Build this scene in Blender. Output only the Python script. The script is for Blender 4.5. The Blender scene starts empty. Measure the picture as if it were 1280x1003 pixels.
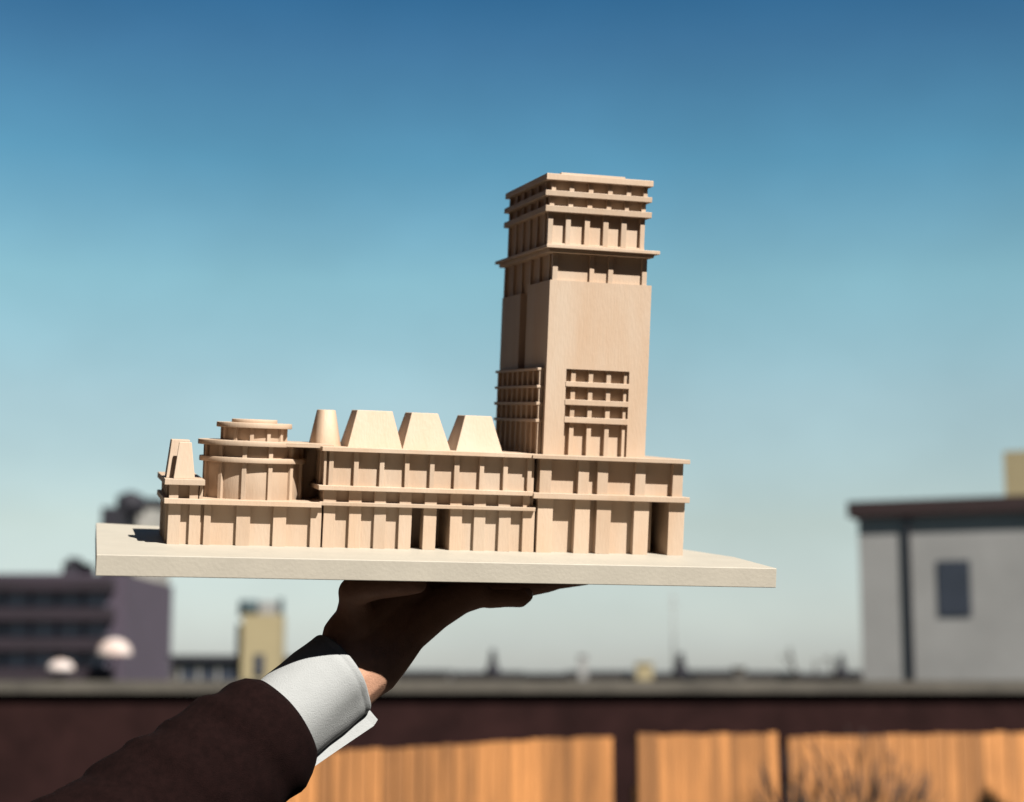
import bpy, bmesh, math, random
from mathutils import Vector, Matrix
random.seed(7)
R = math.radians
scene = bpy.context.scene
col = scene.collection

# ------------------------------------------------------------------ camera, sky, sun, exposure
PITCH, FPX, CX, CY = R(8.9), 2200.0, 640.0, 501.5
CAM_Z = 1.62
cam_data = bpy.data.cameras.new('camera')
cam = bpy.data.objects.new('camera', cam_data)
col.objects.link(cam)
cam.location = (0, 0, CAM_Z)
cam.rotation_euler = (R(90) + PITCH, 0, 0)
cam_data.sensor_width = 36
cam_data.lens = 36 * FPX / 1280
cam_data.clip_start = 0.05
cam_data.clip_end = 6000
cam_data.dof.use_dof = True
cam_data.dof.focus_distance = 1.44
cam_data.dof.aperture_fstop = 5.4
scene.camera = cam

SUN = Vector((0.432, -0.558, 0.709)).normalized()      # towards the sun
world = bpy.data.worlds.new('World')
scene.world = world
world.use_nodes = True
nt = world.node_tree
nt.nodes.clear()
wo = nt.nodes.new('ShaderNodeOutputWorld')
bg = nt.nodes.new('ShaderNodeBackground')
sky = nt.nodes.new('ShaderNodeTexSky')
sky.sky_type = 'NISHITA'
sky.sun_disc = False
sky.sun_elevation = math.asin(SUN.z)
sky.sun_rotation = math.atan2(SUN.x, SUN.y)
sky.altitude = 200
sky.air_density = 1.2
sky.dust_density = 0.6
sky.ozone_density = 2.0
tint = nt.nodes.new('ShaderNodeMix')
tint.data_type = 'RGBA'
tint.blend_type = 'MULTIPLY'
tint.inputs[0].default_value = 1
bg.inputs[1].default_value = 0.053
# colour of the air by height above the horizon (deep teal overhead, pale low down)
wtc = nt.nodes.new('ShaderNodeTexCoord')
wsx = nt.nodes.new('ShaderNodeSeparateXYZ')
wrp = nt.nodes.new('ShaderNodeValToRGB')
nt.links.new(wtc.outputs['Generated'], wsx.inputs[0])
nt.links.new(wsx.outputs['Z'], wrp.inputs[0])
stops = [(0.018, (.66, .75, 1.0)), (0.085, (.80, .77, .745)), (0.153, (.855, .88, .78)), (0.22, (.76, .98, .83)),
         (0.285, (.42, .77, .76)), (0.346, (.25, .51, .60)), (0.375, (.16, .42, .54)), (0.44, (.06, .13, .19)), (0.9, (.03, .05, .09))]
el = wrp.color_ramp.elements
el[0].position, el[0].color = stops[0][0], (*stops[0][1], 1)
el[1].position, el[1].color = stops[-1][0], (*stops[-1][1], 1)
for p_, c_ in stops[1:-1]:
    e_ = el.new(p_); e_.color = (*c_, 1)
nt.links.new(wrp.outputs[0], tint.inputs[7])
nt.links.new(sky.outputs[0], tint.inputs[6])
wn = nt.nodes.new('ShaderNodeTexNoise')
wn.inputs['Scale'].default_value = 7.0
wn.inputs['Detail'].default_value = 5.0
wmap = nt.nodes.new('ShaderNodeMapping')
wmap.inputs['Scale'].default_value = (1.0, 1.0, 1.6)
wm = nt.nodes.new('ShaderNodeMapRange')
wm.inputs['From Min'].default_value = 0.3
wm.inputs['From Max'].default_value = 0.7
wm.inputs['To Min'].default_value = 0.93
wm.inputs['To Max'].default_value = 1.07
nt.links.new(wtc.outputs['Generated'], wmap.inputs[0])
nt.links.new(wmap.outputs[0], wn.inputs['Vector'])
nt.links.new(wn.outputs[0], wm.inputs['Value'])
hz = nt.nodes.new('ShaderNodeVectorMath'); hz.operation = 'SCALE'
nt.links.new(tint.outputs[2], hz.inputs[0])
nt.links.new(wm.outputs[0], hz.inputs['Scale'])
nt.links.new(hz.outputs[0], bg.inputs[0])
nt.links.new(bg.outputs[0], wo.inputs[0])

sd = bpy.data.lights.new('sun', 'SUN')
sd.energy = 5.0
sd.angle = R(0.5)
sd.color = (1.0, 0.965, 0.90)
so = bpy.data.objects.new('sun', sd)
col.objects.link(so)
so.location = (3, -4, 8)
so.rotation_euler = SUN.to_track_quat('Z', 'Y').to_euler()
scene.view_settings.view_transform = 'Standard'
scene.view_settings.look = 'None'
scene.view_settings.exposure = 1.24
scene.view_settings.gamma = 1.0

# ------------------------------------------------------------------ materials
ALB = 0.51      # the film is exposed for the shade: surfaces keep modest reflectances
def mat(name, base, rough=0.7, var=0.12, scale=30.0, bump=0.0, bscale=200.0, second=None,
        stretch=(1, 1, 1), spec=0.4, metallic=0.0, detail=6, each=0.0, first=None):
    base = tuple(c * ALB for c in base)
    second = tuple(c * ALB for c in second) if second else None
    m = bpy.data.materials.new(name)
    m.use_nodes = True
    t = m.node_tree
    b = t.nodes['Principled BSDF']
    b.inputs['Roughness'].default_value = rough
    b.inputs['Metallic'].default_value = metallic
    b.inputs['Specular IOR Level'].default_value = spec
    tc = t.nodes.new('ShaderNodeTexCoord')
    mp = t.nodes.new('ShaderNodeMapping')
    mp.inputs['Scale'].default_value = stretch
    t.links.new(tc.outputs['Object'], mp.inputs[0])
    n = t.nodes.new('ShaderNodeTexNoise')
    n.inputs['Scale'].default_value = scale
    n.inputs['Detail'].default_value = detail
    n.inputs['Roughness'].default_value = 0.62
    t.links.new(mp.outputs[0], n.inputs['Vector'])
    r = t.nodes.new('ShaderNodeValToRGB')
    r.color_ramp.elements[0].position = 0.32
    r.color_ramp.elements[1].position = 0.68
    a = tuple(c * ALB for c in first) if first else tuple(c * (1 - var) for c in base)
    c2 = second or tuple(min(1, c * (1 + var)) for c in base)
    r.color_ramp.elements[0].color = (*a, 1)
    r.color_ramp.elements[1].color = (*c2, 1)
    t.links.new(n.outputs[0], r.inputs[0])
    src = r.outputs[0]
    if each:          # each carved piece a slightly different cut of timber
        oi = t.nodes.new('ShaderNodeObjectInfo')
        mr = t.nodes.new('ShaderNodeMapRange')
        mr.inputs['To Min'].default_value = 1 - each
        mr.inputs['To Max'].default_value = 1 + each * 0.6
        t.links.new(oi.outputs['Random'], mr.inputs['Value'])
        hs = t.nodes.new('ShaderNodeHueSaturation')
        t.links.new(mr.outputs[0], hs.inputs['Value'])
        t.links.new(src, hs.inputs['Color'])
        src = hs.outputs[0]
    t.links.new(src, b.inputs['Base Color'])
    if bump:
        n2 = t.nodes.new('ShaderNodeTexNoise')
        n2.inputs['Scale'].default_value = bscale
        n2.inputs['Detail'].default_value = 5
        t.links.new(mp.outputs[0], n2.inputs['Vector'])
        bp = t.nodes.new('ShaderNodeBump')
        bp.inputs['Strength'].default_value = bump
        bp.inputs['Distance'].default_value = 0.001
        t.links.new(n2.outputs[0], bp.inputs['Height'])
        t.links.new(bp.outputs[0], b.inputs['Normal'])
    return m

M = {}
M['wood'] = mat('carved_wood', (0.74, 0.54, 0.385), 0.62, 0.10, 16, 0.3, 330, stretch=(1.6, 1.6, 0.35), each=0.10, second=(0.775, 0.60, 0.45), first=(0.725, 0.505, 0.34))
M['wood_side'] = M['wood']
M['board'] = mat('painted_board', (0.62, 0.56, 0.46), 0.6, 0.05, 22, 0.2, 300)
M['skin'] = mat('skin', (0.78, 0.42, 0.27), 0.55, 0.10, 60, 0.35, 700)
M['shirt'] = mat('white_cotton', (0.47, 0.48, 0.475), 0.85, 0.03, 90, 0.5, 900)
M['jacket'] = mat('dark_wool', (0.012, 0.0048, 0.0044), 0.95, 0.25, 150, 0.8, 1400, spec=0.05)
M['nail'] = mat('nail', (0.62, 0.36, 0.27), 0.3, 0.05)
M['slate'] = mat('slate_wall', (0.088, 0.066, 0.094), 0.9, 0.1, 0.6)
M['spandrel'] = mat('dark_spandrel', (0.024, 0.014, 0.022), 0.9, 0.2, 0.6)
M['glass'] = mat('window_glass', (0.045, 0.052, 0.075), 0.25, 0.35, 0.5, spec=0.6)
M['pale_glass'] = mat('curtained_glass', (0.20, 0.20, 0.26), 0.4, 0.5, 0.35)
M['pale_wall'] = mat('pale_wall', (0.42, 0.40, 0.36), 0.9, 0.08, 0.8)
M['grey_wall'] = mat('light_grey_wall', (0.36, 0.35, 0.335), 0.9, 0.12, 0.9)
M['cream'] = mat('cream_render', (0.42, 0.34, 0.19), 0.9, 0.08, 0.8)
M['dark'] = mat('dark_metal', (0.014, 0.012, 0.020), 0.8, 0.2, 2)
M['teal'] = mat('weathered_teal_metal', (0.035, 0.065, 0.075), 0.6, 0.2, 2)
M['fascia'] = mat('dark_fascia', (0.030, 0.010, 0.010), 0.8, 0.2, 3)
M['brick'] = mat('dark_brick', (0.030, 0.0125, 0.0115), 0.95, 0.35, 3.0, 0.4, 60, spec=0.08)
M['coping'] = mat('weathered_coping', (0.115, 0.10, 0.080), 0.9, 0.25, 2.5)
M['terrace'] = mat('dark_gravel_roofing', (0.022, 0.017, 0.014), 0.95, 0.4, 12, 0.8, 60)
M['ground'] = mat('city_ground', (0.030, 0.028, 0.028), 0.95, 0.3, 0.05)
M['roofs'] = mat('far_roof', (0.028, 0.026, 0.036), 0.9, 0.3, 0.2)
M['roofs_b'] = mat('far_wall', (0.10, 0.088, 0.075), 0.9, 0.2, 0.2)
M['plank'] = mat('orange_larch_plank', (0.56, 0.235, 0.070), 0.75, 0.30, 5, 0.3, 60, stretch=(6, 6, 0.5), each=0.4)
M['bark'] = mat('bark', (0.05, 0.034, 0.028), 0.95, 0.3, 12)
M['leaf'] = mat('dry_foliage', (0.10, 0.055, 0.032), 0.9, 0.4, 6)
M['awning'] = mat('awning_cloth', (0.75, 0.50, 0.40), 0.8, 0.12, 2, second=(0.8, 0.75, 0.72))

# ------------------------------------------------------------------ geometry helpers
class MB:
    """collects shapes in one bmesh; coordinates are metres unless a scale is given"""
    def __init__(s, scale=1.0):
        s.bm = bmesh.new()
        s.k = scale
    def hexa(s, pts):
        vs = [s.bm.verts.new(Vector(p) * s.k) for p in pts]
        for f in ((0, 3, 2, 1), (4, 5, 6, 7), (0, 1, 5, 4), (1, 2, 6, 5), (2, 3, 7, 6), (3, 0, 4, 7)):
            s.bm.faces.new([vs[i] for i in f])
        return s
    def box(s, x0, x1, y0, y1, z0, z1, j=0.0):
        P = [(x0, y0, z0), (x1, y0, z0), (x1, y1, z0), (x0, y1, z0),
             (x0, y0, z1), (x1, y0, z1), (x1, y1, z1), (x0, y1, z1)]
        if j:
            P = [tuple(c + random.uniform(-j, j) for c in p) for p in P]
        return s.hexa(P)
    def prism(s, poly, z0, z1):
        a = [s.bm.verts.new(Vector((x, y, z0)) * s.k) for x, y in poly]
        b = [s.bm.verts.new(Vector((x, y, z1)) * s.k) for x, y in poly]
        n = len(poly)
        s.bm.faces.new(a[::-1]); s.bm.faces.new(b)
        for i in range(n):
            s.bm.faces.new((a[i], a[(i + 1) % n], b[(i + 1) % n], b[i]))
        return s
    def frustum(s, c0, r0, z0, c1, r1, z1, n=48, sy=1.0):
        a, b = [], []
        for i in range(n):
            t = 2 * math.pi * i / n
            a.append(s.bm.verts.new(Vector((c0[0] + r0 * math.cos(t), c0[1] + sy * r0 * math.sin(t), z0)) * s.k))
            b.append(s.bm.verts.new(Vector((c1[0] + r1 * math.cos(t), c1[1] + sy * r1 * math.sin(t), z1)) * s.k))
        s.bm.faces.new(a[::-1]); s.bm.faces.new(b)
        for i in range(n):
            f = s.bm.faces.new((a[i], a[(i + 1) % n], b[(i + 1) % n], b[i]))
            f.smooth = True
        return s
    def cone_between(s, p, q, r0, r1, n=8):
        p, q = Vector(p), Vector(q)
        d = (q - p).normalized()
        u = d.orthogonal().normalized(); v = d.cross(u)
        a = [s.bm.verts.new((p + (u * math.cos(2 * math.pi * i / n) + v * math.sin(2 * math.pi * i / n)) * r0) * s.k) for i in range(n)]
        b = [s.bm.verts.new((q + (u * math.cos(2 * math.pi * i / n) + v * math.sin(2 * math.pi * i / n)) * r1) * s.k) for i in range(n)]
        s.bm.faces.new(a[::-1]); s.bm.faces.new(b)
        for i in range(n):
            f = s.bm.faces.new((a[i], a[(i + 1) % n], b[(i + 1) % n], b[i])); f.smooth = True
        return s
    def ball(s, p, r, sy=1.0, seg=14):
        nv = seg // 2 + 2
        p = Vector(p); new = s.bm.verts.new
        top = new((p + Vector((0, 0, r))) * s.k); bot = new((p - Vector((0, 0, r))) * s.k)
        R_ = []
        for i in range(1, nv):
            a = math.pi * i / nv
            R_.append([new((p + Vector((r * math.sin(a) * math.cos(2 * math.pi * j / seg), sy * r * math.sin(a) * math.sin(2 * math.pi * j / seg), r * math.cos(a)))) * s.k) for j in range(seg)])
        F = s.bm.faces.new
        for j in range(seg):
            k = (j + 1) % seg
            F((top, R_[0][j], R_[0][k])); F((bot, R_[-1][k], R_[-1][j]))
            for a, b in zip(R_, R_[1:]): F((a[j], b[j], b[k], a[k]))
        return s
    def build(s, name, material, parent=None, bevel=0.0, recalc=True):
        if recalc:
            bmesh.ops.recalc_face_normals(s.bm, faces=s.bm.faces)
        me = bpy.data.meshes.new(name)
        s.bm.to_mesh(me); s.bm.free()
        me.materials.append(material)
        o = bpy.data.objects.new(name, me)
        col.objects.link(o)
        if parent: o.parent = parent
        if bevel:
            b = o.modifiers.new('bevel', 'BEVEL'); b.width = bevel; b.segments = 2; b.limit_method = 'ANGLE'
        return o

def tag(o, label=None, cat=None, group=None, kind=None):
    if label: o['label'] = label
    if cat: o['category'] = cat
    if group: o['group'] = group
    if kind: o['kind'] = kind
    return o

def empty(name, loc, label, cat, group=None):
    o = bpy.data.objects.new(name, None)
    col.objects.link(o)
    o.location = loc
    o.empty_display_size = 0.1
    return tag(o, label, cat, group)

# ------------------------------------------------------------------ the model's own frame
# axes of the model seen from the camera (x right, y down, z forward) and its origin, the board's front left top corner
AX = Vector((0.97086097, 0.04157001, 0.23601040))
AY = Vector((-0.23624141, 0.00066481, 0.97169417))
AZ = Vector((0.04023644, -0.99913537, 0.01046600))
O0 = Vector(((120.5 - CX) / FPX, (693.2 - CY) / FPX, 1.0)) * 1.35
def U(u, v, ax, val):
    """survey: the point (mm, model frame) where the sight line through (u, v) meets plane ax = val"""
    d = Vector(((u - CX) / FPX, (v - CY) / FPX, 1.0))
    dl = (d.dot(AX), d.dot(AY), d.dot(AZ))
    ol = (-O0.dot(AX), -O0.dot(AY), -O0.dot(AZ))
    t = (val / 1000 - ol[ax]) / dl[ax]
    return Vector([(ol[i] + dl[i] * t) * 1000 for i in range(3)])
def X(u, v, y): return U(u, v, 1, y).x
def Z(u, v, y): return U(u, v, 1, y).z
def YD(u, v, x): return U(u, v, 0, x).y

cam_m = cam.matrix_basis.copy()
def cam_to_world_dir(c): return (cam_m.to_3x3() @ Vector((c.x, -c.y, -c.z)))
rot = Matrix((cam_to_world_dir(AX), cam_to_world_dir(AY), cam_to_world_dir(AZ))).transposed()
org = cam_m @ Vector((O0.x, -O0.y, -O0.z))
MODEL_M = Matrix.Translation(org) @ rot.to_4x4()

model = empty('architectural_model', (0, 0, 0),
              'carved pale wooden building model with a tower on a flat board, balanced on a hand', 'architectural model')
model.matrix_world = MODEL_M
BV = 0.00035
W = M['wood']
def mm(): return MB(0.001)
def part(name, boxes, parent, m=W, j=0.15, bevel=BV):
    b = mm()
    for q in boxes: b.box(*q, j=j)
    return b.build(name, m, parent, bevel)

# base board -------------------------------------------------------
bb = mm().prism([(0, 0), (558, 0), (563, 112), (545, 183), (528, 250), (505, 322), (60, 340), (2, 365)], -16.5, 0)
bb.build('base_board', M['board'], model, 0.0006)

FY = 117.0   # pillar fronts
PY = 121.0   # recessed panel fronts
CYF = 112.0  # cornice fronts
def cols(parent, xs, z0, z1, yf=FY, yb=PY + 2, name='column'):
    for a, b in xs:
        part(name, [(a, b, yf, yb, z0, z1)], parent, j=0.2)
def pxs(lst, v, y=FY): return [(X(a, v, y), X(b, v, y)) for a, b in lst]

# entrance block at the right --------------------------------------
zr = 86.3
XL, XR = X(672, 600, FY), X(854.5, 600, FY)
BACK = 285.0
z1a, z1b = 47.6, 52.6      # ledge
low = pxs([(671.5, 690.8), (718, 736.8), (745, 763.4), (792, 810.6), (835.5, 855.2)], 655, 115)
x_open = (low[3][1], low[4][0])
PYR = PY + 1.5
eb = mm()
eb.box(XL + 1, x_open[0], PYR, 170, -0.5, 51)
eb.box(x_open[1], XR - 1, PYR, 170, -0.5, 51)
xm = (x_open[0] * 0.42 + x_open[1] * 0.58)
eb.box(xm - 3.0, xm, 140, 170, -0.5, 51)
eb.box(XL + 1, XR - 1, 170.05, BACK, -0.5, 50.8)
eb.box(XL + 1, XR - 1, PY + 1, BACK - 0.3, 50, 84)
entr = eb.build('entrance_block', W, model, BV)
cols(entr, low, -0.3, 48.2, 115, PYR + 2)
cols(entr, pxs([(674.8, 689.2), (722.8, 736.3), (747, 760), (794.2, 806.8), (841, 853.6)], 600, 116), 52, 83, 116.2, PY + 3)
for k in range(8):                                   # right flank
    y = 130 + k * 20
    part('column', [(XR - 2, XR + 2.0, y, y + 8, -0.3, 48.2)], entr)
    part('column', [(XR - 2, XR + 1.5, y, y + 7, 52, 83)], entr)
part('ledge', [(X(667, 619, 109), X(862.6, 623, 109), 109, BACK + 4, z1a, z1b)], entr)
part('roof_slab', [(X(666, 571, 109), X(863, 576, 109), 109, BACK + 5, 82.6, zr)], entr)

# long wing --------------------------------------------------------
WL, WR = X(403.7, 650, FY), X(669, 650, FY)
WBACK = 210.0
lowp = pxs([(403.7, 418.6), (435.5, 451), (467, 482), (498.4, 514), (529, 545), (562.3, 577.3), (592, 606.6), (623.4, 638), (653, 667.9)], 660)
midp = pxs([(404.4, 420.3), (436, 452), (468, 483), (499.7, 514.6), (531, 546.3), (562.8, 578), (592.6, 607.5), (623, 638.3), (654, 662.7)], 624)
upp = pxs([(404.7, 407.8), (411, 416.8), (442, 448), (474.4, 480), (506, 511.7), (537, 543), (568, 574), (599.6, 605), (629, 634.7), (659.6, 664.7)], 590)
zA0, zA1 = 36.2, 39.6      # lower ledge
zB0, zB1 = 49.6, 53.6      # upper ledge
wb = mm()
wb.box(WL + 1, lowp[3][1], PY, 165, -0.5, 38)
wb.box(lowp[4][0], lowp[4][1], FY + 0.6, 132, -0.5, 38)
wb.box(lowp[5][0], WR - 1.5, PY, 165, -0.5, 38)
wb.box(WL + 1, WR - 1.5, 165.05, WBACK, -0.5, 37.8)
wb.box(WL + 1, WR - 1.5, PY - 0.6, WBACK - 0.3, 37.5, 52)
wb.box(WL + 2, WR - 1.7, PY - 0.2, WBACK - 0.6, 51, 84)
wing = wb.build('long_wing', W, model, BV)
cols(wing, lowp, -0.3, 37)
cols(wing, midp, 39, 50.5, FY - 0.3)
cols(wing, upp, 53, 83, FY - 0.2)
for k in range(4):
    y = 134 + k * 19
    part('column', [(WL - 2, WL + 2, y, y + 7, 53, 83)], wing)
for i, (za, zb, u0, v0, u1, v1, yo) in enumerate((
        (zA0, zA1, 399.6, 630, 669.5, 638, 112.2), (zB0, zB1, 398.5, 607, 666.4, 616, 110.8))):
    part('ledge', [(X(u0, v0, yo), X(u1, v1, yo), yo, WBACK + 3, za, zb)], wing)
part('roof_slab', [(X(403, 562, 111), X(667.5, 569, 111), 111, WBACK + 4, 82.8, 86.6)], wing)

# skylights on the long wing's roof ---------------------------------
def wedge(name, pts, parent=None, label=None, round_=False):
    b = mm()
    if round_:
        (x0, x1, y0, y1, z0), (a0, a1, c0, c1, zt) = pts
        n = 36
        A, B = [], []
        for i in range(n):
            t = 2 * math.pi * i / n
            ct, st = math.cos(t), math.sin(t)
            e = 0.72
            sx = math.copysign(abs(ct) ** e, ct); sy = math.copysign(abs(st) ** e, st)
            A.append(b.bm.verts.new(Vector(((x0 + x1) / 2 + sx * (x1 - x0) / 2, (y0 + y1) / 2 + sy * (y1 - y0) / 2, z0)) * .001))
            B.append(b.bm.verts.new(Vector(((a0 + a1) / 2 + sx * (a1 - a0) / 2, (c0 + c1) / 2 + sy * (c1 - c0) / 2, zt)) * .001))
        b.bm.faces.new(A[::-1]); b.bm.faces.new(B)
        for i in range(n):
            f = b.bm.faces.new((A[i], A[(i + 1) % n], B[(i + 1) % n], B[i])); f.smooth = True
    else:
        (x0, x1, y0, y1, z0), (a0, a1, c0, c1, zt) = pts
        b.hexa([(x0, y0, z0), (x1, y0, z0), (x1, y1, z0), (x0, y1, z0), (a0, c0, zt), (a1, c0, zt), (a1, c1, zt), (a0, c1, zt)])
    o = b.build(name, W, parent or model, 0.0005)
    if label: o['label'] = label
    return o
SY = 140.0
ST = SY + 9
def sk(u0, u1, t0, t1, vt, **k):
    return wedge('skylight', ((X(u0, 560, SY), X(u1, 561, SY), SY, SY + 52, 86), (X(t0, vt, ST), X(t1, vt, ST), ST, ST + 33, Z((t0 + t1) / 2, vt, ST))), **k)
sk(434.3, 503, 446.8, 490.7, 513.5)
sk(503, 563.5, 514.8, 547.6, 516.5)
sk(570, 628.6, 581.5, 614.4, 520)
wedge('skylight', ((X(391, 557, 150), X(430, 557, 150), 150, 200, 86), (X(399.5, 513, 162), X(421.5, 513, 162), 162, 190, Z(410, 512.5, 162))),
      label='narrow skylight hood with rounded corners', round_=True)

# tower -------------------------------------------------------------
TY = 140.0
ts = Z(750, 353.5, TY)                                # top of the plain shaft
tx0, tx1 = X(683.2, 460, TY), X(810.5, 460, TY)
yb = YD(624.5, 460, tx0)                              # back of the shaft
r0, r1 = YD(658, 400, tx0), YD(649.5, 400, tx0)       # slot in the left flank
gx0, gx1 = X(706.5, 500, TY), X(785.5, 500, TY)       # recessed window grid
gz = Z(746, 463, TY)
tb = mm()
tb.box(tx0, gx0, TY, r0, 85, ts)
tb.box(gx1, tx1, TY, r0, 85, ts)
tb.box(gx0, gx1, TY, r0, gz, ts - 0.05)
tb.box(gx0 - 1, gx1 + 1, TY + 7.5, r0 - 0.2, 85, gz + 1)
tb.box(tx0 + 9, tx1 - 9, r0 - 1, r1 + 1, 85, ts - 0.2)
tb.box(tx0, tx1, r1, yb, 85, ts - 6)
tower = tb.build('tower', W, model)
# front window grid: shelves and short pillars
rows = [(478.6, 485), (501, 507.8), (522.6, 530)]
gcols = [(712.7, 718.7), (734.7, 740.4), (757, 762.7), (778.8, 784.4)]
tops = [gz]
zs = []
for a, b in rows:
    zt, zb = Z(746, a, TY), Z(746, b, TY)
    zs.append((zb, zt))
    part('ledge', [(gx0 - 0.3, gx1 + 0.3, TY - 0.6, TY + 8, zb, zt)], tower)
spans = [(zs[0][1], gz), (zs[1][1], zs[0][0]), (zs[2][1], zs[1][0]), (85.5, zs[2][0])]
for z0, z1 in spans:
    for a, b in gcols:
        part('column', [(X(a, 500, TY + 2.6) + 0.1, X(b, 500, TY + 2.6), TY + 2.6, TY + 9, z0 - 0.5, z1 + 0.5)], tower)
# left flank balcony box with four shelves
by0 = YD(675, 480, tx0 - 4) + 1
by1 = YD(622.5, 480, tx0 - 4)
bw = part('balcony', [(tx0 - 1.5, tx0 + 2, by0 + 2, by1, 85.5, Z(672, 461, by0) - 2)], tower)
for v0, v1 in ((459.6, 463), (481.3, 484.8), (502.5, 506.5), (524, 528)):
    zt, zb = Z(672, v0, by0), Z(672, v1, by0)
    part('ledge', [(tx0 - 6.5, tx0 + 2, by0 - 0.5, by1 + 3, zb, zt)], tower)
    part('ledge', [(tx1 - 2, tx1 + 2.2, by0 - 0.5, by1 + 3, zb, zt)], tower)
ny = 9
for k in range(ny):
    y = by0 + 0.3 + (by1 - by0 - 4) * k / (ny - 1)
    part('column', [(tx0 - 4.6, tx0 - 0.5, y, y + 3.6, 85.5, Z(672, 461, by0) - 1)], tower)
# belvedere: recessed storey
uz0 = ts
cz_b, cz_t = Z(755, 315.5, TY - 9), Z(755, 309.5, TY - 9)
rx0, rx1 = X(693, 340, TY + 4), X(807, 340, TY + 4)
yb2 = YD(633, 345, rx0)
part('recessed_storey', [(rx0, rx1, TY + 4, yb2, ts - 7, cz_b + 1)], tower)
for a, b in ((690.8, 697.3), (737, 743), (760.5, 766.6), (802.7, 808.8)):
    part('column', [(X(a, 340, TY + 1.5), X(b, 340, TY + 1.5), TY + 1.5, TY + 7, ts - 0.3, cz_b + 0.5)], tower)
for k in range(6):
    y = TY + 14 + k * (yb2 - TY - 20) / 5
    part('column', [(rx0 - 2.5, rx0 + 1, y, y + 5, ts - 6.5, cz_b + 0.5)], tower)
    part('column', [(rx1 - 1, rx1 + 2.5, y, y + 5, ts - 6.5, cz_b + 0.5)], tower)
# great cornice, two layers
CF = TY - 9
cx0, cx1 = X(683.3, 311, CF), X(825.3, 315, CF)
cyb = YD(618.8, 327, cx0)
part('cornice', [(cx0, cx1, CF, cyb, cz_b + 1.2, cz_t)], tower)
part('cornice', [(cx0 + 3.5, cx1 - 4.5, CF + 3.5, cyb - 4, cz_b - 2.2, cz_b + 1.1)], tower)
# head: box with three slabs
HF = TY - 3
hx0, hx1 = X(685.6, 290, HF + 2.5), X(806.3, 290, HF + 2.5)
hyb = YD(636, 290, hx0)
zC0, zC1 = Z(745, 268.5, HF), Z(745, 261, HF)
zB0t, zB1t = Z(745, 249, HF), Z(745, 242, HF)
zA0t, zA1t = Z(745, 229, HF), Z(745, 221.3, HF)
part('head', [(hx0 + 1.5, hx1 - 2, HF + 6, hyb, cz_t - 1, zA0t + 1)], tower)
part('sill', [(hx0, hx1, HF + 2.4, HF + 7, cz_t - 0.4, cz_t + 2.2)], tower)
for (z0, z1, u0, u1) in ((zC0, zC1, 682.3, 815.3), (zB0t, zB1t, 681.6, 815.3)):
    a, b = X(u0, 255, HF - 2), X(u1, 255, HF - 2)
    part('ledge', [(a, b, HF - 2, YD(630.2, 265, a), z0, z1)], tower)
a, b = X(683.7, 225, HF - 2), X(817, 229, HF - 2)
part('roof_slab', [(a, b, HF - 2, YD(631.8, 243, a), zA0t, zA1t)], tower)
part('roof_slab', [(X(701, 219, HF + 6), X(781, 219, HF + 6), HF + 4, YD(631.8, 243, a) - 16, zA1t - 0.2, zA1t + 2.4)], tower)
t3 = [(685.6, 691.8), (707.7, 714), (731.6, 738), (754.8, 761.5), (777.3, 784), (801, 806.8)]
for (z0, z1, us) in ((cz_t - 0.3, zC0 + 0.3, t3),
                     (zC1 - 0.3, zB0t + 0.3, [(686.6, 692.4), (710, 716), (734, 740), (758, 764), (780.5, 786), (801.5, 807)]),
                     (zB1t - 0.3, zA0t + 0.3, [(688.4, 694), (710.8, 716.8), (734.6, 740.6), (759, 765), (782.3, 788), (803.5, 808.5)])):
    for a_, b_ in us:
        part('column', [(X(a_, 270, HF + 2.2), X(b_, 270, HF + 2.2), HF + 2.2, HF + 7.5, z0, z1)], tower)
    for k in range(6):
        y = HF + 14 + k * (hyb - HF - 20) / 5
        part('column', [(hx0 - 0.8, hx0 + 3, y, y + 5, z0, z1)], tower)

# podium at the left -------------------------------------------------
DX0, DX1 = X(209.6, 650, FY), X(401.3, 650, FY)
PB = 255.0
pb = mm()
pb.box(DX0 + 1, DX1 - 1, PY, PB, -0.5, 36)
podium = pb.build('podium', W, model, BV)
cols(podium, pxs([(209.6, 225), (236, 250), (254.5, 263.3), (295, 312.6), (341, 357.6), (388, 401.2)], 655), -0.3, 35)
for k in range(5):
    y = 134 + k * 24
    part('column', [(DX0 - 1.2, DX0 + 2, y, y + 9, -0.3, 35)], podium)
part('roof_slab', [(X(205.2, 626, 110.5), X(402, 630, 110.5), 110.5, PB + 5, 34.3, 38.8)], podium)

# corner turret ------------------------------------------------------
qx0, qx1 = X(211, 612, FY), X(254, 612, FY)
turret = part('corner_turret', [(qx0 + 1, qx1 - 1, PY + 1, PB - 4, 38, 51)], model)
cols(turret, pxs([(211.5, 223), (237, 248), (249.5, 254)], 614), 38.2, 51)
for k in range(4):
    y = 134 + k * 28
    part('column', [(qx0 - 1.2, qx0 + 2, y, y + 9, 38.2, 51)], turret)
part('roof_slab', [(X(206, 602, 111), X(256.7, 602, 111), 111, PB + 6, 50.2, 55.2)], turret)
def slabwedge(u0, u1, t0, t1, vt, y0, y1, z0=55):
    a, b = X(u0, 598, y0), X(u1, 598, y0)
    c, d = X(t0, vt, y0 + 3), X(t1, vt, y0 + 3)
    zt = Z((t0 + t1) / 2, vt, y0 + 3)
    return wedge('roof_hood', ((a, b, y0, y1, z0), (c, d, y0 + 3, y1 - 3, zt)), turret)
slabwedge(217.0, 243.8, 224.2, 239.8, 553.0, 120, 128)
slabwedge(207.6, 240.5, 214.8, 237.5, 549.8, 131, 160)

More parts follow.
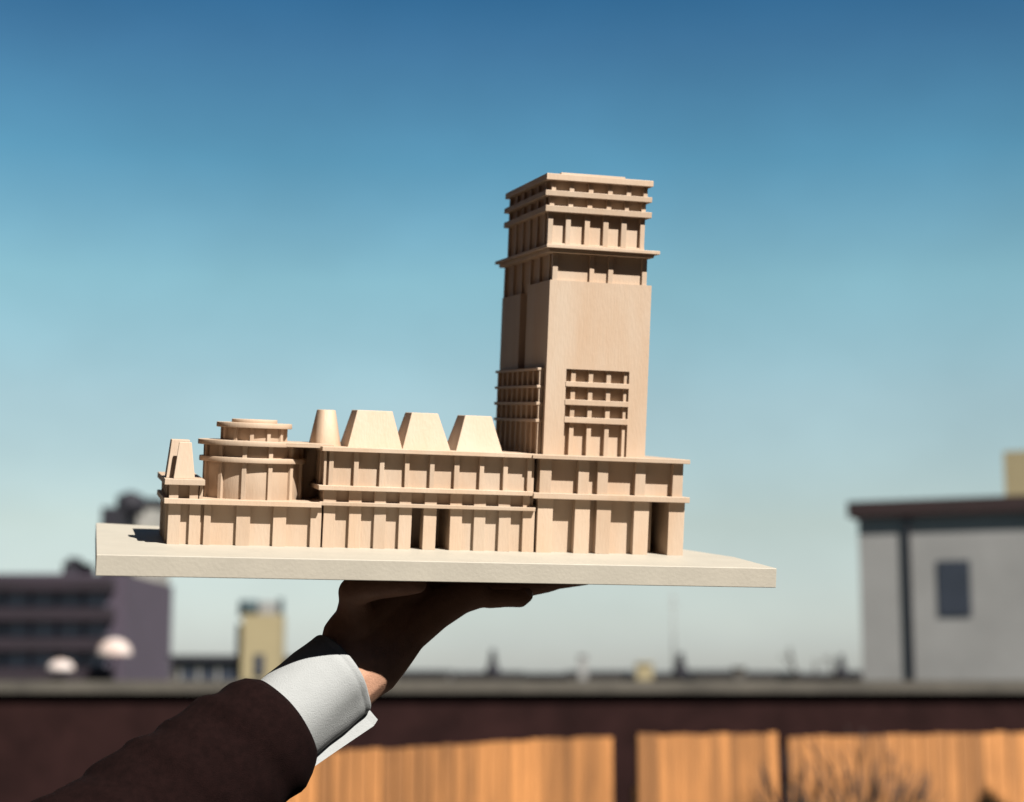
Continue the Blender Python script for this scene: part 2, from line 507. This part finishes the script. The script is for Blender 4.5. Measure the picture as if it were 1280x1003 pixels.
# rotunda ------------------------------------------------------------
RC = (X(316.5, 570, 166), 166.0)
rd = 44.0
zl0, zl1 = Z(316, 579.5, 119), Z(316, 573, 119)       # ring
zt0, zt1 = Z(316, 558.5, 118), Z(316, 552, 118)       # upper roof
zc0, zc1 = Z(316, 535.5, 134), Z(316, 529, 134)       # cap
def disc(name, r, z0, z1, parent, c=RC, n=72, r_top=None):
    return mm().frustum(c, r, z0, c, r_top or r, z1, n).build(name, W, parent, 0.0004)
rot_ = disc('rotunda', rd - 3.2, 38, zt0 + 0.5, model)
disc('ledge', rd + 2.6, zl0, zl1, rot_)
disc('roof_slab', rd + 4.2, zt0, zt1, rot_)
disc('lantern', 26.5, zt1 - 0.5, zc0 + 0.5, rot_)
disc('roof_slab', 32.8, zc0, zc1, rot_)
disc('roof_slab', 19.8, zc1 - 0.3, zc1 + 3.0, rot_)
part('roof_slab', [(RC[0], WL + 8, 124, WBACK + 2, zt0 + 0.6, zt1 - 0.25)], rot_)
part('connecting_wall', [(RC[0] + 22, WL + 4, 172, WBACK + 30, 38.2, zt0 + 1)], rot_)
for k in range(12):
    t = R(-15 + 30 * k)
    def fin(r_in, r_out, w, z0, z1, t=t):
        d = Vector((math.sin(t), -math.cos(t), 0)); s_ = Vector((math.cos(t), math.sin(t), 0))
        c = Vector((RC[0], RC[1], 0))
        P = []
        for z in (z0, z1):
            for rr, ss in ((r_out, -w), (r_out, w), (r_in, w), (r_in, -w)):
                p = c + d * rr + s_ * ss
                P.append((p.x, p.y, z))
        mm().hexa(P).build('column', W, rot_, 0.0003)
    fin(rd - 7, rd - 0.4, 1.9, 38.3, zl0 + 0.3)
    fin(rd - 7, rd - 0.4, 1.9, zl1 - 0.3, zt0 + 0.3)
for k in range(12):
    t = R(-9 + 30 * k)
    d = Vector((math.sin(t), -math.cos(t), 0)); s_ = Vector((math.cos(t), math.sin(t), 0))
    c = Vector((RC[0], RC[1], 0)); P = []
    for z in (zt1 - 0.3, zc0 + 0.3):
        for rr, ss in ((29, -1.7), (29, 1.7), (24, 1.7), (24, -1.7)):
            p = c + d * rr + s_ * ss; P.append((p.x, p.y, z))
    mm().hexa(P).build('column', W, rot_, 0.0003)

# ------------------------------------------------------------------ the arm that carries the board
def mpt(u, v, y): return U(u, v, 1, y)
hand = MB(0.001)
def chain(pts, sy=1.0):
    prev = None
    for (u, v, y, r) in pts:
        p = mpt(u, v, y)
        if prev is not None:
            q, rq = prev
            n = max(2, int((p - q).length / 2.5))
            for i in range(1, n + 1):
                f = i / n
                hand.ball(q.lerp(p, f), rq + (r - rq) * f, sy, 12)
        else:
            hand.ball(p, r, sy, 12)
        prev = (p, r)
# forearm and wrist
chain([(250, 986, 22, 34), (330, 922, 44, 32), (395, 871, 62, 30), (430, 842, 72, 29), (452, 824, 80, 28.5), (472, 800, 86, 27), (492, 775, 94, 25)], 0.8)
# back of the hand
chain([(420, 868, 72, 26), (459, 833, 78, 27), (466, 832, 80, 26), (488, 813, 84, 22), (508, 790, 88, 19.5), (541, 765, 94, 17.5), (576, 747, 98, 14.5), (597, 743, 98, 12.5)], 0.9)
chain([(462, 815, 88, 24), (500, 775, 112, 21), (540, 750, 122, 17), (580, 733, 126, 13)], 0.9)
chain([(470, 790, 92, 24), (510, 755, 130, 18), (560, 730, 148, 13)], 0.9)
chain([(470, 780, 92, 24), (500, 745, 140, 16), (545, 722, 168, 12)], 0.9)
# heel of the thumb, thumb
chain([(433, 796, 80, 21), (444, 776, 76, 18.0), (444, 754, 68, 14), (441, 740, 60, 12.5), (470, 734, 44, 10.5), (505, 731, 30, 9.5), (522, 730, 24, 8)], 1)
chain([(446, 776, 76, 18.5), (480, 752, 92, 18), (520, 745, 105, 16)], 1)
# fingers, little one nearest
chain([(597, 743, 98, 11), (612, 749, 94, 8.4), (632, 748, 90, 8.0), (650, 749, 88, 7.6), (657, 744, 90, 7.0)])
chain([(580, 733, 126, 12), (620, 736, 124, 9.0), (655, 735, 122, 8.7), (684, 730, 118, 8.0), (696, 727, 117, 7.4)])
chain([(560, 728, 148, 12), (605, 726, 146, 9.2), (660, 728, 140, 9.0), (700, 725, 134, 8.4), (732, 722, 128, 7.2)])
chain([(545, 722, 168, 11), (595, 716, 176, 9.2), (640, 717, 182, 8.8), (680, 715, 188, 8.2), (704, 714, 190, 7.4)])
person = hand.build('person', M['skin'], None)
tag(person, 'raised open hand in white cuff and dark jacket sleeve, carrying the board on its palm', 'person')
person.matrix_world = MODEL_M
rm = person.modifiers.new('fuse', 'REMESH'); rm.mode = 'VOXEL'; rm.voxel_size = 0.0016; rm.use_smooth_shade = True
sm = person.modifiers.new('smooth', 'SMOOTH'); sm.factor = 0.6; sm.iterations = 6

# cuff and sleeve: tubes along the forearm
A0, A1 = mpt(362, 897, 52), mpt(437, 838, 74)
AXD = (A1 - A0).normalized()
side = AXD.cross(Vector((0, 1, 0))).normalized()       # up/down across the arm
dep = side.cross(AXD).normalized()
if side.z < 0: side = -side
def tube(name, prof, material, thick, n=96, wob=0.0, sdep=0.86, dent=0.0, folds=0.0):
    """prof: (s along the arm in mm from A0, radius, centre shift across)"""
    b = MB(0.001)
    rings = []
    for k, (s, r, sh) in enumerate(prof):
        ring = []
        for i in range(n):
            t = 2 * math.pi * i / n
            rr = r + wob * (math.sin(3 * t + s * 0.05) * 0.5 + math.sin(5 * t - s * 0.11 + 1.3) * 0.35 + math.sin(s * 0.21 + 2 * t) * 0.6)
            if folds:     # creases run obliquely round the arm and fade at the hem
                f_ = min(1, max(0, (-s - 18) / 40))
                rr += folds * f_ * (math.sin(s * 0.085 + 2.2 * math.sin(t) + t) + 0.6 * max(0, math.sin(s * 0.19 - 1.6 * math.cos(t + 0.7))) ** 3)
            if dent:      # the near side turns in under the wrist
                dt = (t - R(228)) / R(36)
                rr *= 1 - dent * math.exp(-dt * dt) * min(1, max(0, (s + 30) / 60))
            p = A0 + AXD * s + side * (rr * math.cos(t) + sh) + dep * (rr * sdep * math.sin(t))
            ring.append(b.bm.verts.new(p * 0.001))
        rings.append(ring)
    for a, c in zip(rings, rings[1:]):
        for i in range(n):
            f = b.bm.faces.new((a[i], a[(i + 1) % n], c[(i + 1) % n], c[i])); f.smooth = True
    o = b.build(name, material, person)
    so_ = o.modifiers.new('cloth', 'SOLIDIFY'); so_.thickness = thick; so_.offset = -1
    return o
tube('shirt_cuff', [(-90, 35, 0), (-40, 37.2, 0), (-8, 38.4, 0), (5, 38.8, 0), (20, 39.4, 0.0), (35, 39.8, 0.1), (48, 39.6, 0.2), (53.5, 39.6, 0.2), (54.6, 39.1, 0.2), (55.7, 39.6, 0.2), (59.5, 39.4, 0.2), (60.8, 38.9, 0.2)], M['shirt'], 0.0016, wob=0.5, dent=0.20)
prof = [(-3.5, 38.8, 0), (-4.5, 41.2, 0), (-8, 44.5, 0), (-14, 48.5, 0.5), (-24, 51.5, 0.8)] + [(-24 - 5 * k, 51.8 + 0.46 * k, 0.8) for k in range(1, 62)]
tube('jacket_sleeve', prof, M['jacket'], 0.003, wob=1.5, folds=1.8)
# turned back edge of the double cuff: two layers that stand away from the wrist below
fl = mm()
e = -side
def cp(s, d, q): return A0 + AXD * s + e * d + dep * q
NS = 14
for layer, (dd, qq) in enumerate(((0, 2), (0, 5))):
    rows_ = []
    for i in range(NS + 1):
        s = -22 + 84 * i / NS
        out = 43.5 + 6.5 * (i / NS) ** 1.2 - layer * 1.2 - (2.5 if i == NS else 0)
        rows_.append((s, out))
    for (s0, o0), (s1, o1) in zip(rows_, rows_[1:]):
        a = [cp(s0, 33, qq), cp(s1, 33, qq), cp(s1, o1, qq - 5), cp(s0, o0, qq - 5)]
        b_ = [p + dep * 1.2 for p in a]
        fl.hexa([tuple(p) for p in a] + [tuple(p) for p in b_])
bmesh.ops.remove_doubles(fl.bm, verts=fl.bm.verts, dist=0.00001)
cuff_flap = fl.build('cuff_flap', M['shirt'], person)
# nails at the finger ends
for (u, v, y) in ((660, 742, 86), (699, 725, 113), (736, 720, 124), (707, 712, 187)):
    p = mpt(u, v, y)
    mm().ball(p, 4.2, 0.7, 10).build('fingernail', M['nail'], person)

# ------------------------------------------------------------------ setting
def B(u, v, d):
    """world point on the sight line through (u, v) at forward distance d"""
    c = Vector(((u - CX) / FPX, -(v - CY) / FPX, -1.0))
    w = cam_m.to_3x3() @ c
    return Vector((0, 0, CAM_Z)) + w * (d / w.y)
def bx(b, u0, u1, v0, v1, d, depth, zlow=None, uref=None):
    """box whose front face spans u0..u1, v0 (top)..v1 (bottom) at distance d"""
    vm = (v0 + v1) / 2 if zlow is None else v0
    v1 = v1 if zlow is None else v0
    p, q = B(u0, vm, d), B(u1, vm, d)
    um = (u0 + u1) / 2
    zt, zb = B(um, v0, d).z, (B(um, v1, d).z if zlow is None else zlow)
    b.box(p.x, q.x, d, d + depth, zb, zt)
    return b

STREET = -16.0
g = MB(); g.box(-4000, 4000, -300, 5000, STREET - 1, STREET)
tag(g.build('ground', M['ground']), kind='structure')
g = MB(); g.box(-30, 30, -6, 13.9, -0.4, 0)
tag(g.build('roof_terrace', M['terrace']), kind='structure')
g = MB(); g.box(-30, 30, -6, 13.9, STREET, -0.404)
# parapet wall round the terrace end
pw = MB()
zpt = B(640, 866, 14).z
pw.box(-30, 30, 14, 14.35, -0.4, zpt)
par = pw.build('brick_parapet', M['brick'])
tag(par, 'dark brick parapet wall running across behind the hand, with grey coping', 'wall')
cpz = B(640, 851, 14).z
c_ = MB(); c_.box(-30, 30, 13.93, 14.45, zpt, cpz)
c_.build('coping', M['coping'], par)

# unseen walls, added to keep sky light off the model's shaded faces
M['blocker'] = mat('red_brown_brick', (0.036, 0.014, 0.008), 0.95, 0.3, 4.0, 0.4, 60)
for lab, bxs in (('unseen dark brick wall added on the left to block sky light', (-2.95, -2.6, -6, 6.0, 0.003, 6.4)),
                 ('unseen dark brick wall added behind the camera to block sky light', (-2.6, 5.4, -5.4, -5.05, 0.003, 4.9)),
                 ('unseen dark brick wall added on the right to block sky light', (5.4, 5.75, -5.4, 6.5, 0.003, 5.4))):
    w_ = MB(); w_.box(*bxs); w_ = w_.build('light_blocking_wall', M['blocker']); tag(w_, lab, 'wall')
    c_ = MB(); c_.box(bxs[0] - .04, bxs[1] + .04, bxs[2] - .04, bxs[3] + .04, bxs[5] - 0.002, bxs[5] + 0.08)
    c_.build('coping', M['coping'], w_)

# plank fence nearer than the parapet
def fence(label, ua, va, da, ub, vb, db, n):
    a, b = B(ua, va, da), B(ub, vb, db)
    root = empty('plank_fence', (a.x, a.y, 0), label, 'fence', 'orange plank fences before the parapet')
    dirv = Vector((b.x - a.x, b.y - a.y, 0)); L = dirv.length; dirv.normalize()
    nrm = Vector((-dirv.y, dirv.x, 0))
    for i in range(n):
        w = L / n
        s0, s1 = i * w + 0.004, (i + 1) * w - 0.004
        zt = a.z + (b.z - a.z) * (i / n) + random.uniform(-0.006, 0.005)
        P = []
        for z in (0.02, zt):
            for s, t in ((s0, 0), (s1, 0), (s1, 0.022), (s0, 0.022)):
                p = dirv * s + nrm * t
                P.append((p.x, p.y, z))
        MB().hexa(P).build('plank', M['plank'], root)
    for z in (0.35, 1.0):
        P = []
        for zz in (z, z + 0.09):
            for s, t in ((0, 0.024), (L, 0.024), (L, 0.06), (0, 0.06)):
                p = dirv * s + nrm * t
                P.append((p.x, p.y, zz))
        MB().hexa(P).build('rail', M['plank'], root)
    return root
fence('long orange plank fence starting below the white cuff, left of the dark gap', 330, 944, 7.2, 766, 920, 8.6, 30)
fence('shorter orange plank fence right of the dark gap', 797, 919, 8.7, 972, 917, 9.2, 14)
fence('orange plank fence at far right, half hidden by bare shrubs', 985, 921, 9.3, 1330, 915, 10.4, 22)

# bare shrubs
def shrub(name, u, v, d, h, spread, label, cat, n=22, leaf=40, group=None, r=0.02, lean=0.0):
    base = B(u, v, d); z0 = base.z
    root = empty(name, (base.x, base.y, z0), label, cat, group)
    b = MB(); tips = []
    def grow(p, dr, L, rad, lv):
        q = p + dr * L
        b.cone_between(p, q, rad, rad * 0.6, 6)
        if lv == 0: tips.append(q); return
        for _ in range(3 if lv > 1 else 2):
            nd = (dr + Vector((random.uniform(-1, 1), random.uniform(-1, 1), random.uniform(-0.2, 0.6))) * spread).normalized()
            grow(q, nd, L * random.uniform(0.6, 0.85), rad * 0.6, lv - 1)
    for _ in range(max(1, n // 6)):
        grow(Vector((random.uniform(-.05, .05), 0, 0)), Vector((random.uniform(-.3, .3) + lean, random.uniform(-.2, .2), 1)).normalized(), h * 0.34, r, 3)
    b.build('branches', M['bark'], root)
    if leaf:
        lb = MB()
        for t in tips:
            for _ in range(leaf // 8):
                p = t + Vector([random.gauss(0, h * 0.07) for _ in range(3)])
                s = h * 0.05
                vs = [lb.bm.verts.new(p + Vector([random.uniform(-s, s) for _ in range(3)])) for _ in range(3)]
                lb.bm.faces.new(vs)
        lb.build('foliage', M['leaf'], root, recalc=False)
    return root
SG = 'bare shrubs along the parapet'
def shrub_at(u, d, vtop, label, spread=0.6, leaf=40, lean=0):
    zt = B(u, vtop, d).z
    base = B(u, 900, d)
    o = shrub('garden_shrub', u, 900, d, 1, spread, label, 'shrub', 24, leaf, SG, 0.022, lean)
    o.location.z = 0.0
    k = zt / 1.0
    o.scale = (k * 0.6, k * 0.5, k)
    return o
shrub_at(1005, 8.9, 918, 'shorter bare brown shrub in front of the gap between the two right fences', leaf=0)
shrub_at(1075, 9.0, 894, 'tallest bare brown shrub, rising above the fence beneath the grey wall', leaf=0, lean=0.15)

# ------------------------------------------------------------------ office block
D = 62.0
off = empty('office_block', (B(100, 845, D).x, D, STREET),
            'dark slate-coloured multi-storey block with balconies and white penthouse, behind the left end of the board', 'building')
def rel(o, root):
    o.parent = root
    o.matrix_parent_inverse = Matrix.Translation(-Vector(root.location))
    return o
b = MB(); bx(b, -230, 158, 717, 0, D, 8.6, STREET)
rel(b.build('wall', M['slate']), off)
for fl_ in range(7):
    v = 727 + fl_ * 37.5
    b = MB(); bx(b, -200, 138, v - 5, v + 11, D - 0.75, 1.0)
    rel(b.build('balcony', M['spandrel']), off)
    for k, u in enumerate(range(-190, 120, 33)):
        wv = MB(); bx(wv, u, u + 27, v + 12, v + 31, D - 0.06, 0.2)
        w_ = rel(wv.build('window', M['pale_glass']), off)
RZ = B(158, 717, D).z
b = MB(); bx(b, 162, 198, 632, 718, D + 5.6, 2.6, RZ); rel(b.build('penthouse', M['pale_wall']), off)
b = MB(); bx(b, 150, 200, 623, 632, D + 5.5, 2.7); bx(b, 127, 150, 634, 718, D + 3, 3, RZ); rel(b.build('penthouse_roof', M['dark']), off)
b = MB()
p = B(155, 640, D + 2)
b.frustum((p.x, D + 3), 0.52, B(155, 640, D + 2).z, (p.x, D + 3), 0.5, B(155, 617, D + 2).z, 20)
b.frustum((p.x, D + 3), 0.5, B(155, 617, D + 2).z, (p.x, D + 3), 0.1, B(155, 611, D + 2).z, 20)
bx(b, 128, 150, 634, 660, D + 1.5, 3)
rel(b.build('water_tank', M['dark']), off)
b = MB(); bx(b, 78, 102, 703, 720, D + 3, 2); bx(b, 84, 94, 697, 704, D + 3, 1.2); rel(b.build('roof_vent', M['dark']), off)
for (u, v, w, h, lab) in ((143, 812, 21, 20, 'pale round parasol on a balcony of the slate block, the larger and upper of two'),
                     (76, 833, 16, 12, 'pale round parasol low on the slate block, the smaller of two')):
    p = B(u, v, D - 1.4); k = D / FPX
    pr = empty('parasol', (p.x, p.y, p.z - 2.0), lab, 'parasol')
    b = MB(); b.ball((p.x, p.y, p.z - h * k * 0.3), w * k, 0.9, 24)
    for vv in b.bm.verts:
        vv.co.z = p.z - h * k * 0.3 + max(-0.03, (vv.co.z - p.z + h * k * 0.3) * h / w * 0.95)
    rel(b.build('canopy', M['awning']), pr)
    b = MB(); b.frustum((p.x, p.y), 0.03, p.z - 2.0, (p.x, p.y), 0.03, p.z, 8); rel(b.build('pole', M['dark']), pr)
    b = MB(); b.box(p.x - 1, p.x + 1, D - 2.3, D - 0.5, p.z - 2.15, p.z - 2.0); rel(b.build('balcony', M['spandrel']), off)

# low house beside it
lh = empty('low_house', (B(270, 845, 48).x, 48, STREET), 'low grey house with pale window frames left of the cream chimney block', 'building')
b = MB(); bx(b, 214, 334, 824, 0, 48, 10, STREET); rel(b.build('wall', M['roofs_b']), lh)
b = MB(); bx(b, 210, 338, 819, 825, 47.7, 11); rel(b.build('roof', M['roofs']), lh)
for u in (226, 250, 274, 300):
    b = MB(); bx(b, u, u + 20, 828, 852, 47.94, 0.12); w_ = rel(b.build('window', M['glass']), lh)
    b = MB(); bx(b, u - 3, u - 0.5, 827, 853, 47.9, 0.2); rel(b.build('window_frame', M['pale_wall']), lh)
# cream block with a tank on top
cb = empty('chimney_block', (B(326, 845, 44).x, 44, STREET), 'cream rendered roof block topped by a dark tank, seen above the jacket sleeve', 'building')
b = MB(); bx(b, 303, 351, 768, 0, 44, 0.9, STREET); rel(b.build('wall', M['cream']), cb)
b = MB(); bx(b, 318, 330, 818, 845, 43.95, 0.2); rel(b.build('window', M['glass']), cb)
b = MB(); bx(b, 296, 303, 780, 845, 44.3, 1.0, STREET); rel(b.build('flue', M['dark']), cb)
b = MB()
p = B(308, 770, 44.5); p2 = B(308, 750, 44.5)
b.frustum((p.x, 44.9), 0.27, p.z, (p.x, 44.9), 0.25, p2.z, 20)
rel(b.build('tank', M['teal']), cb)
b = MB(); bx(b, 323, 346, 752, 769, 44.3, 0.8); rel(b.build('cabinet', M['grey_wall']), cb)
b = MB(); bx(b, 348, 353, 748, 770, 44.4, 0.2); rel(b.build('vent_pipe', M['teal']), cb)

# ------------------------------------------------------------------ far skyline
cuts = [480, 560, 655, 712, 790, 868, 930, 1000, 1075, 1160, 1262]
desc = ['dark flat-roofed house just right of the wrist on the skyline', 'dark flat-roofed house under the small black spire', 'low dark house left of the pale chimney',
        'dark house carrying the thin pale chimney', 'dark house carrying the cream box', 'long dark house right of the black cone roof', 'low brown house below the bare treetops',
        'dark house left of the grey-walled building', 'dark house just before the grey-walled building', 'far dark house at the right edge']
for i, (a, b2) in enumerate(zip(cuts, cuts[1:])):
    d = 150 + (i * 37) % 60
    v = 840.5 + ((i * 7) % 5) * 0.8
    root = empty('town_house', (B((a + b2) / 2, 845, d).x, d, STREET), desc[i], 'building', 'dark houses on the far skyline')
    b = MB(); bx(b, a, b2 - 1, v, 0, d, 14, STREET); rel(b.build('wall', M['roofs_b']), root)
    b = MB(); bx(b, a - 1, b2, v - 2.5, v + 2, d - 0.3, 15); rel(b.build('roof', M['roofs']), root)
for k, (a, b2, lab) in enumerate(((-40, 90, 'far dark house left of the office block'), (360, 480, 'dark flat-roofed house seen just left of the wrist'))):
    d = 120
    root = empty('town_house', (B((a + b2) / 2, 845, d).x, d, STREET), lab, 'building', 'dark houses on the far skyline')
    b = MB(); bx(b, a, b2, 841, 0, d, 14, STREET); rel(b.build('wall', M['roofs_b']), root)
    b = MB(); bx(b, a - 1, b2 + 1, 838, 841.5, d - 0.3, 15); rel(b.build('roof', M['roofs']), root)
# small things standing up from the skyline
def spire(u, vt, w, label, d=110, shaft=True):
    root = empty('roof_spire', (B(u, 845, d).x, d, B(u, 845, d).z), label, 'spire')
    k = d / FPX
    b = MB(); z0 = B(u, 847, d).z; x = B(u, 845, d).x
    z1 = B(u, vt + 10, d).z; z2 = B(u, vt, d).z
    b.frustum((x, d), w * k, z0, (x, d), w * 0.35 * k, z1 - (z1 - z0) * 0.25, 12)
    rel(b.build('roof', M['dark']), root)
    b = MB(); b.frustum((x, d), w * 0.4 * k, z1 - (z1 - z0) * 0.28, (x, d), w * 0.22 * k, z2, 12)
    rel(b.build('finial', M['dark']), root)
spire(616, 812, 13, 'small black pointed spire on the skyline right of the hand')
spire(851, 816, 15, 'broader black pointed roof on the skyline beneath the board')
spire(1052, 818, 13, 'black pointed roof just left of the grey wall')
def chim(u0, u1, v, label, m, name='chimney', d=100):
    root = empty(name, (B((u0 + u1) / 2, 845, d).x, d, B(640, 846, d).z), label, 'chimney')
    b = MB(); bx(b, u0, u1, v + 2, 850, d, 1.0); rel(b.build('shaft', m), root)
    b = MB(); bx(b, u0 - 1, u1 + 1, v, v + 2.2, d - 0.1, 1.2); rel(b.build('cap', m), root)
chim(724, 734, 818, 'thin pale grey chimney on the skyline', M['grey_wall'])
chim(796, 816, 828, 'short cream chimney left of the broader black roof', M['cream'])
chim(918, 932, 834, 'low brown chimney right of the broader black roof', M['roofs_b'])
# mast
root = empty('radio_mast', (B(843, 845, 130).x, 130, B(843, 845, 130).z), 'thin faint pole rising from the skyline under the right half of the board', 'mast')
b = MB(); z0 = B(843, 847, 130).z; z1 = B(843, 738, 130).z; x = B(843, 845, 130).x
b.frustum((x, 130), 0.10, z0, (x, 130), 0.05, z1, 8); rel(b.build('pole', M['grey_wall']), root)
b = MB(); b.box(x - 0.35, x + 0.35, 129.95, 130.05, z1 - 1.2, z1 - 1.1); b.box(x - 0.22, x + 0.22, 129.95, 130.05, z1 - 0.7, z1 - 0.6); rel(b.build('antenna', M['grey_wall']), root)
# bare trees on the skyline
def far_tree(u, vt, lean, label):
    d = 75.0
    o = shrub('bare_tree', u, 850, d, 1.0, 0.45, label, 'tree', 8, 0, 'bare trees on the skyline', 0.045, lean)
    hgt = B(u, vt, d).z - B(u, 850, d).z
    o.scale = (hgt / 1.15,) * 3
far_tree(1000, 800, -0.35, 'bare tree leaning left, leftmost of the skyline trees')
far_tree(1018, 818, 0.1, 'small upright bare tree between two leafless ones')
far_tree(1040, 812, 0.0, 'bare tree nearest the grey wall')

# building at the right, with a projecting dark roof slab
D2 = 24.0
rb = empty('side_building', (B(1180, 845, D2).x, D2, STREET), 'light grey walled building with a thick projecting dark roof edge, at the right', 'building')
ca = B(1074, 700, D2)
dirw = Vector((1.0, -0.42, 0)).normalized(); prp = Vector((0.42, 1.0, 0)).normalized()
def rbox(b, s0, s1, t0, t1, z0, z1):
    P = []
    for z in (z0, z1):
        for s_, t_ in ((s0, t0), (s1, t0), (s1, t1), (s0, t1)):
            p = Vector((ca.x, D2, 0)) + dirw * s_ + prp * t_
            P.append((p.x, p.y, z))
    return b.hexa(P)
zt = B(1074, 647, D2).z; zt2 = B(1074, 628, D2).z
b = MB(); rbox(b, -0.12, 12, -0.12, 8, zt, zt2)
rel(b.build('roof_slab', M['fascia']), rb)
b = MB(); rbox(b, 0, 11.8, 0, 7.8, STREET, zt)
rel(b.build('wall', M['grey_wall']), rb)
for s_ in (1.05, 2.3, 4.0, 6.6, 9.4):
    b = MB(); rbox(b, s_, s_ + 0.42, -0.02, 0.05, zt - 1.35, zt - 0.62)
    w_ = rel(b.build('window', M['glass']), rb)
b = MB(); rbox(b, 0.66, 0.70, -0.07, -0.02, STREET, zt); rel(b.build('downpipe', M['dark']), rb)
zc = B(1195, 556, 23).z
b = MB(); rbox(b, 1.9, 2.3, 0.5, 1.2, zt2 - 0.02, zc); rel(b.build('chimney', M['cream']), rb)
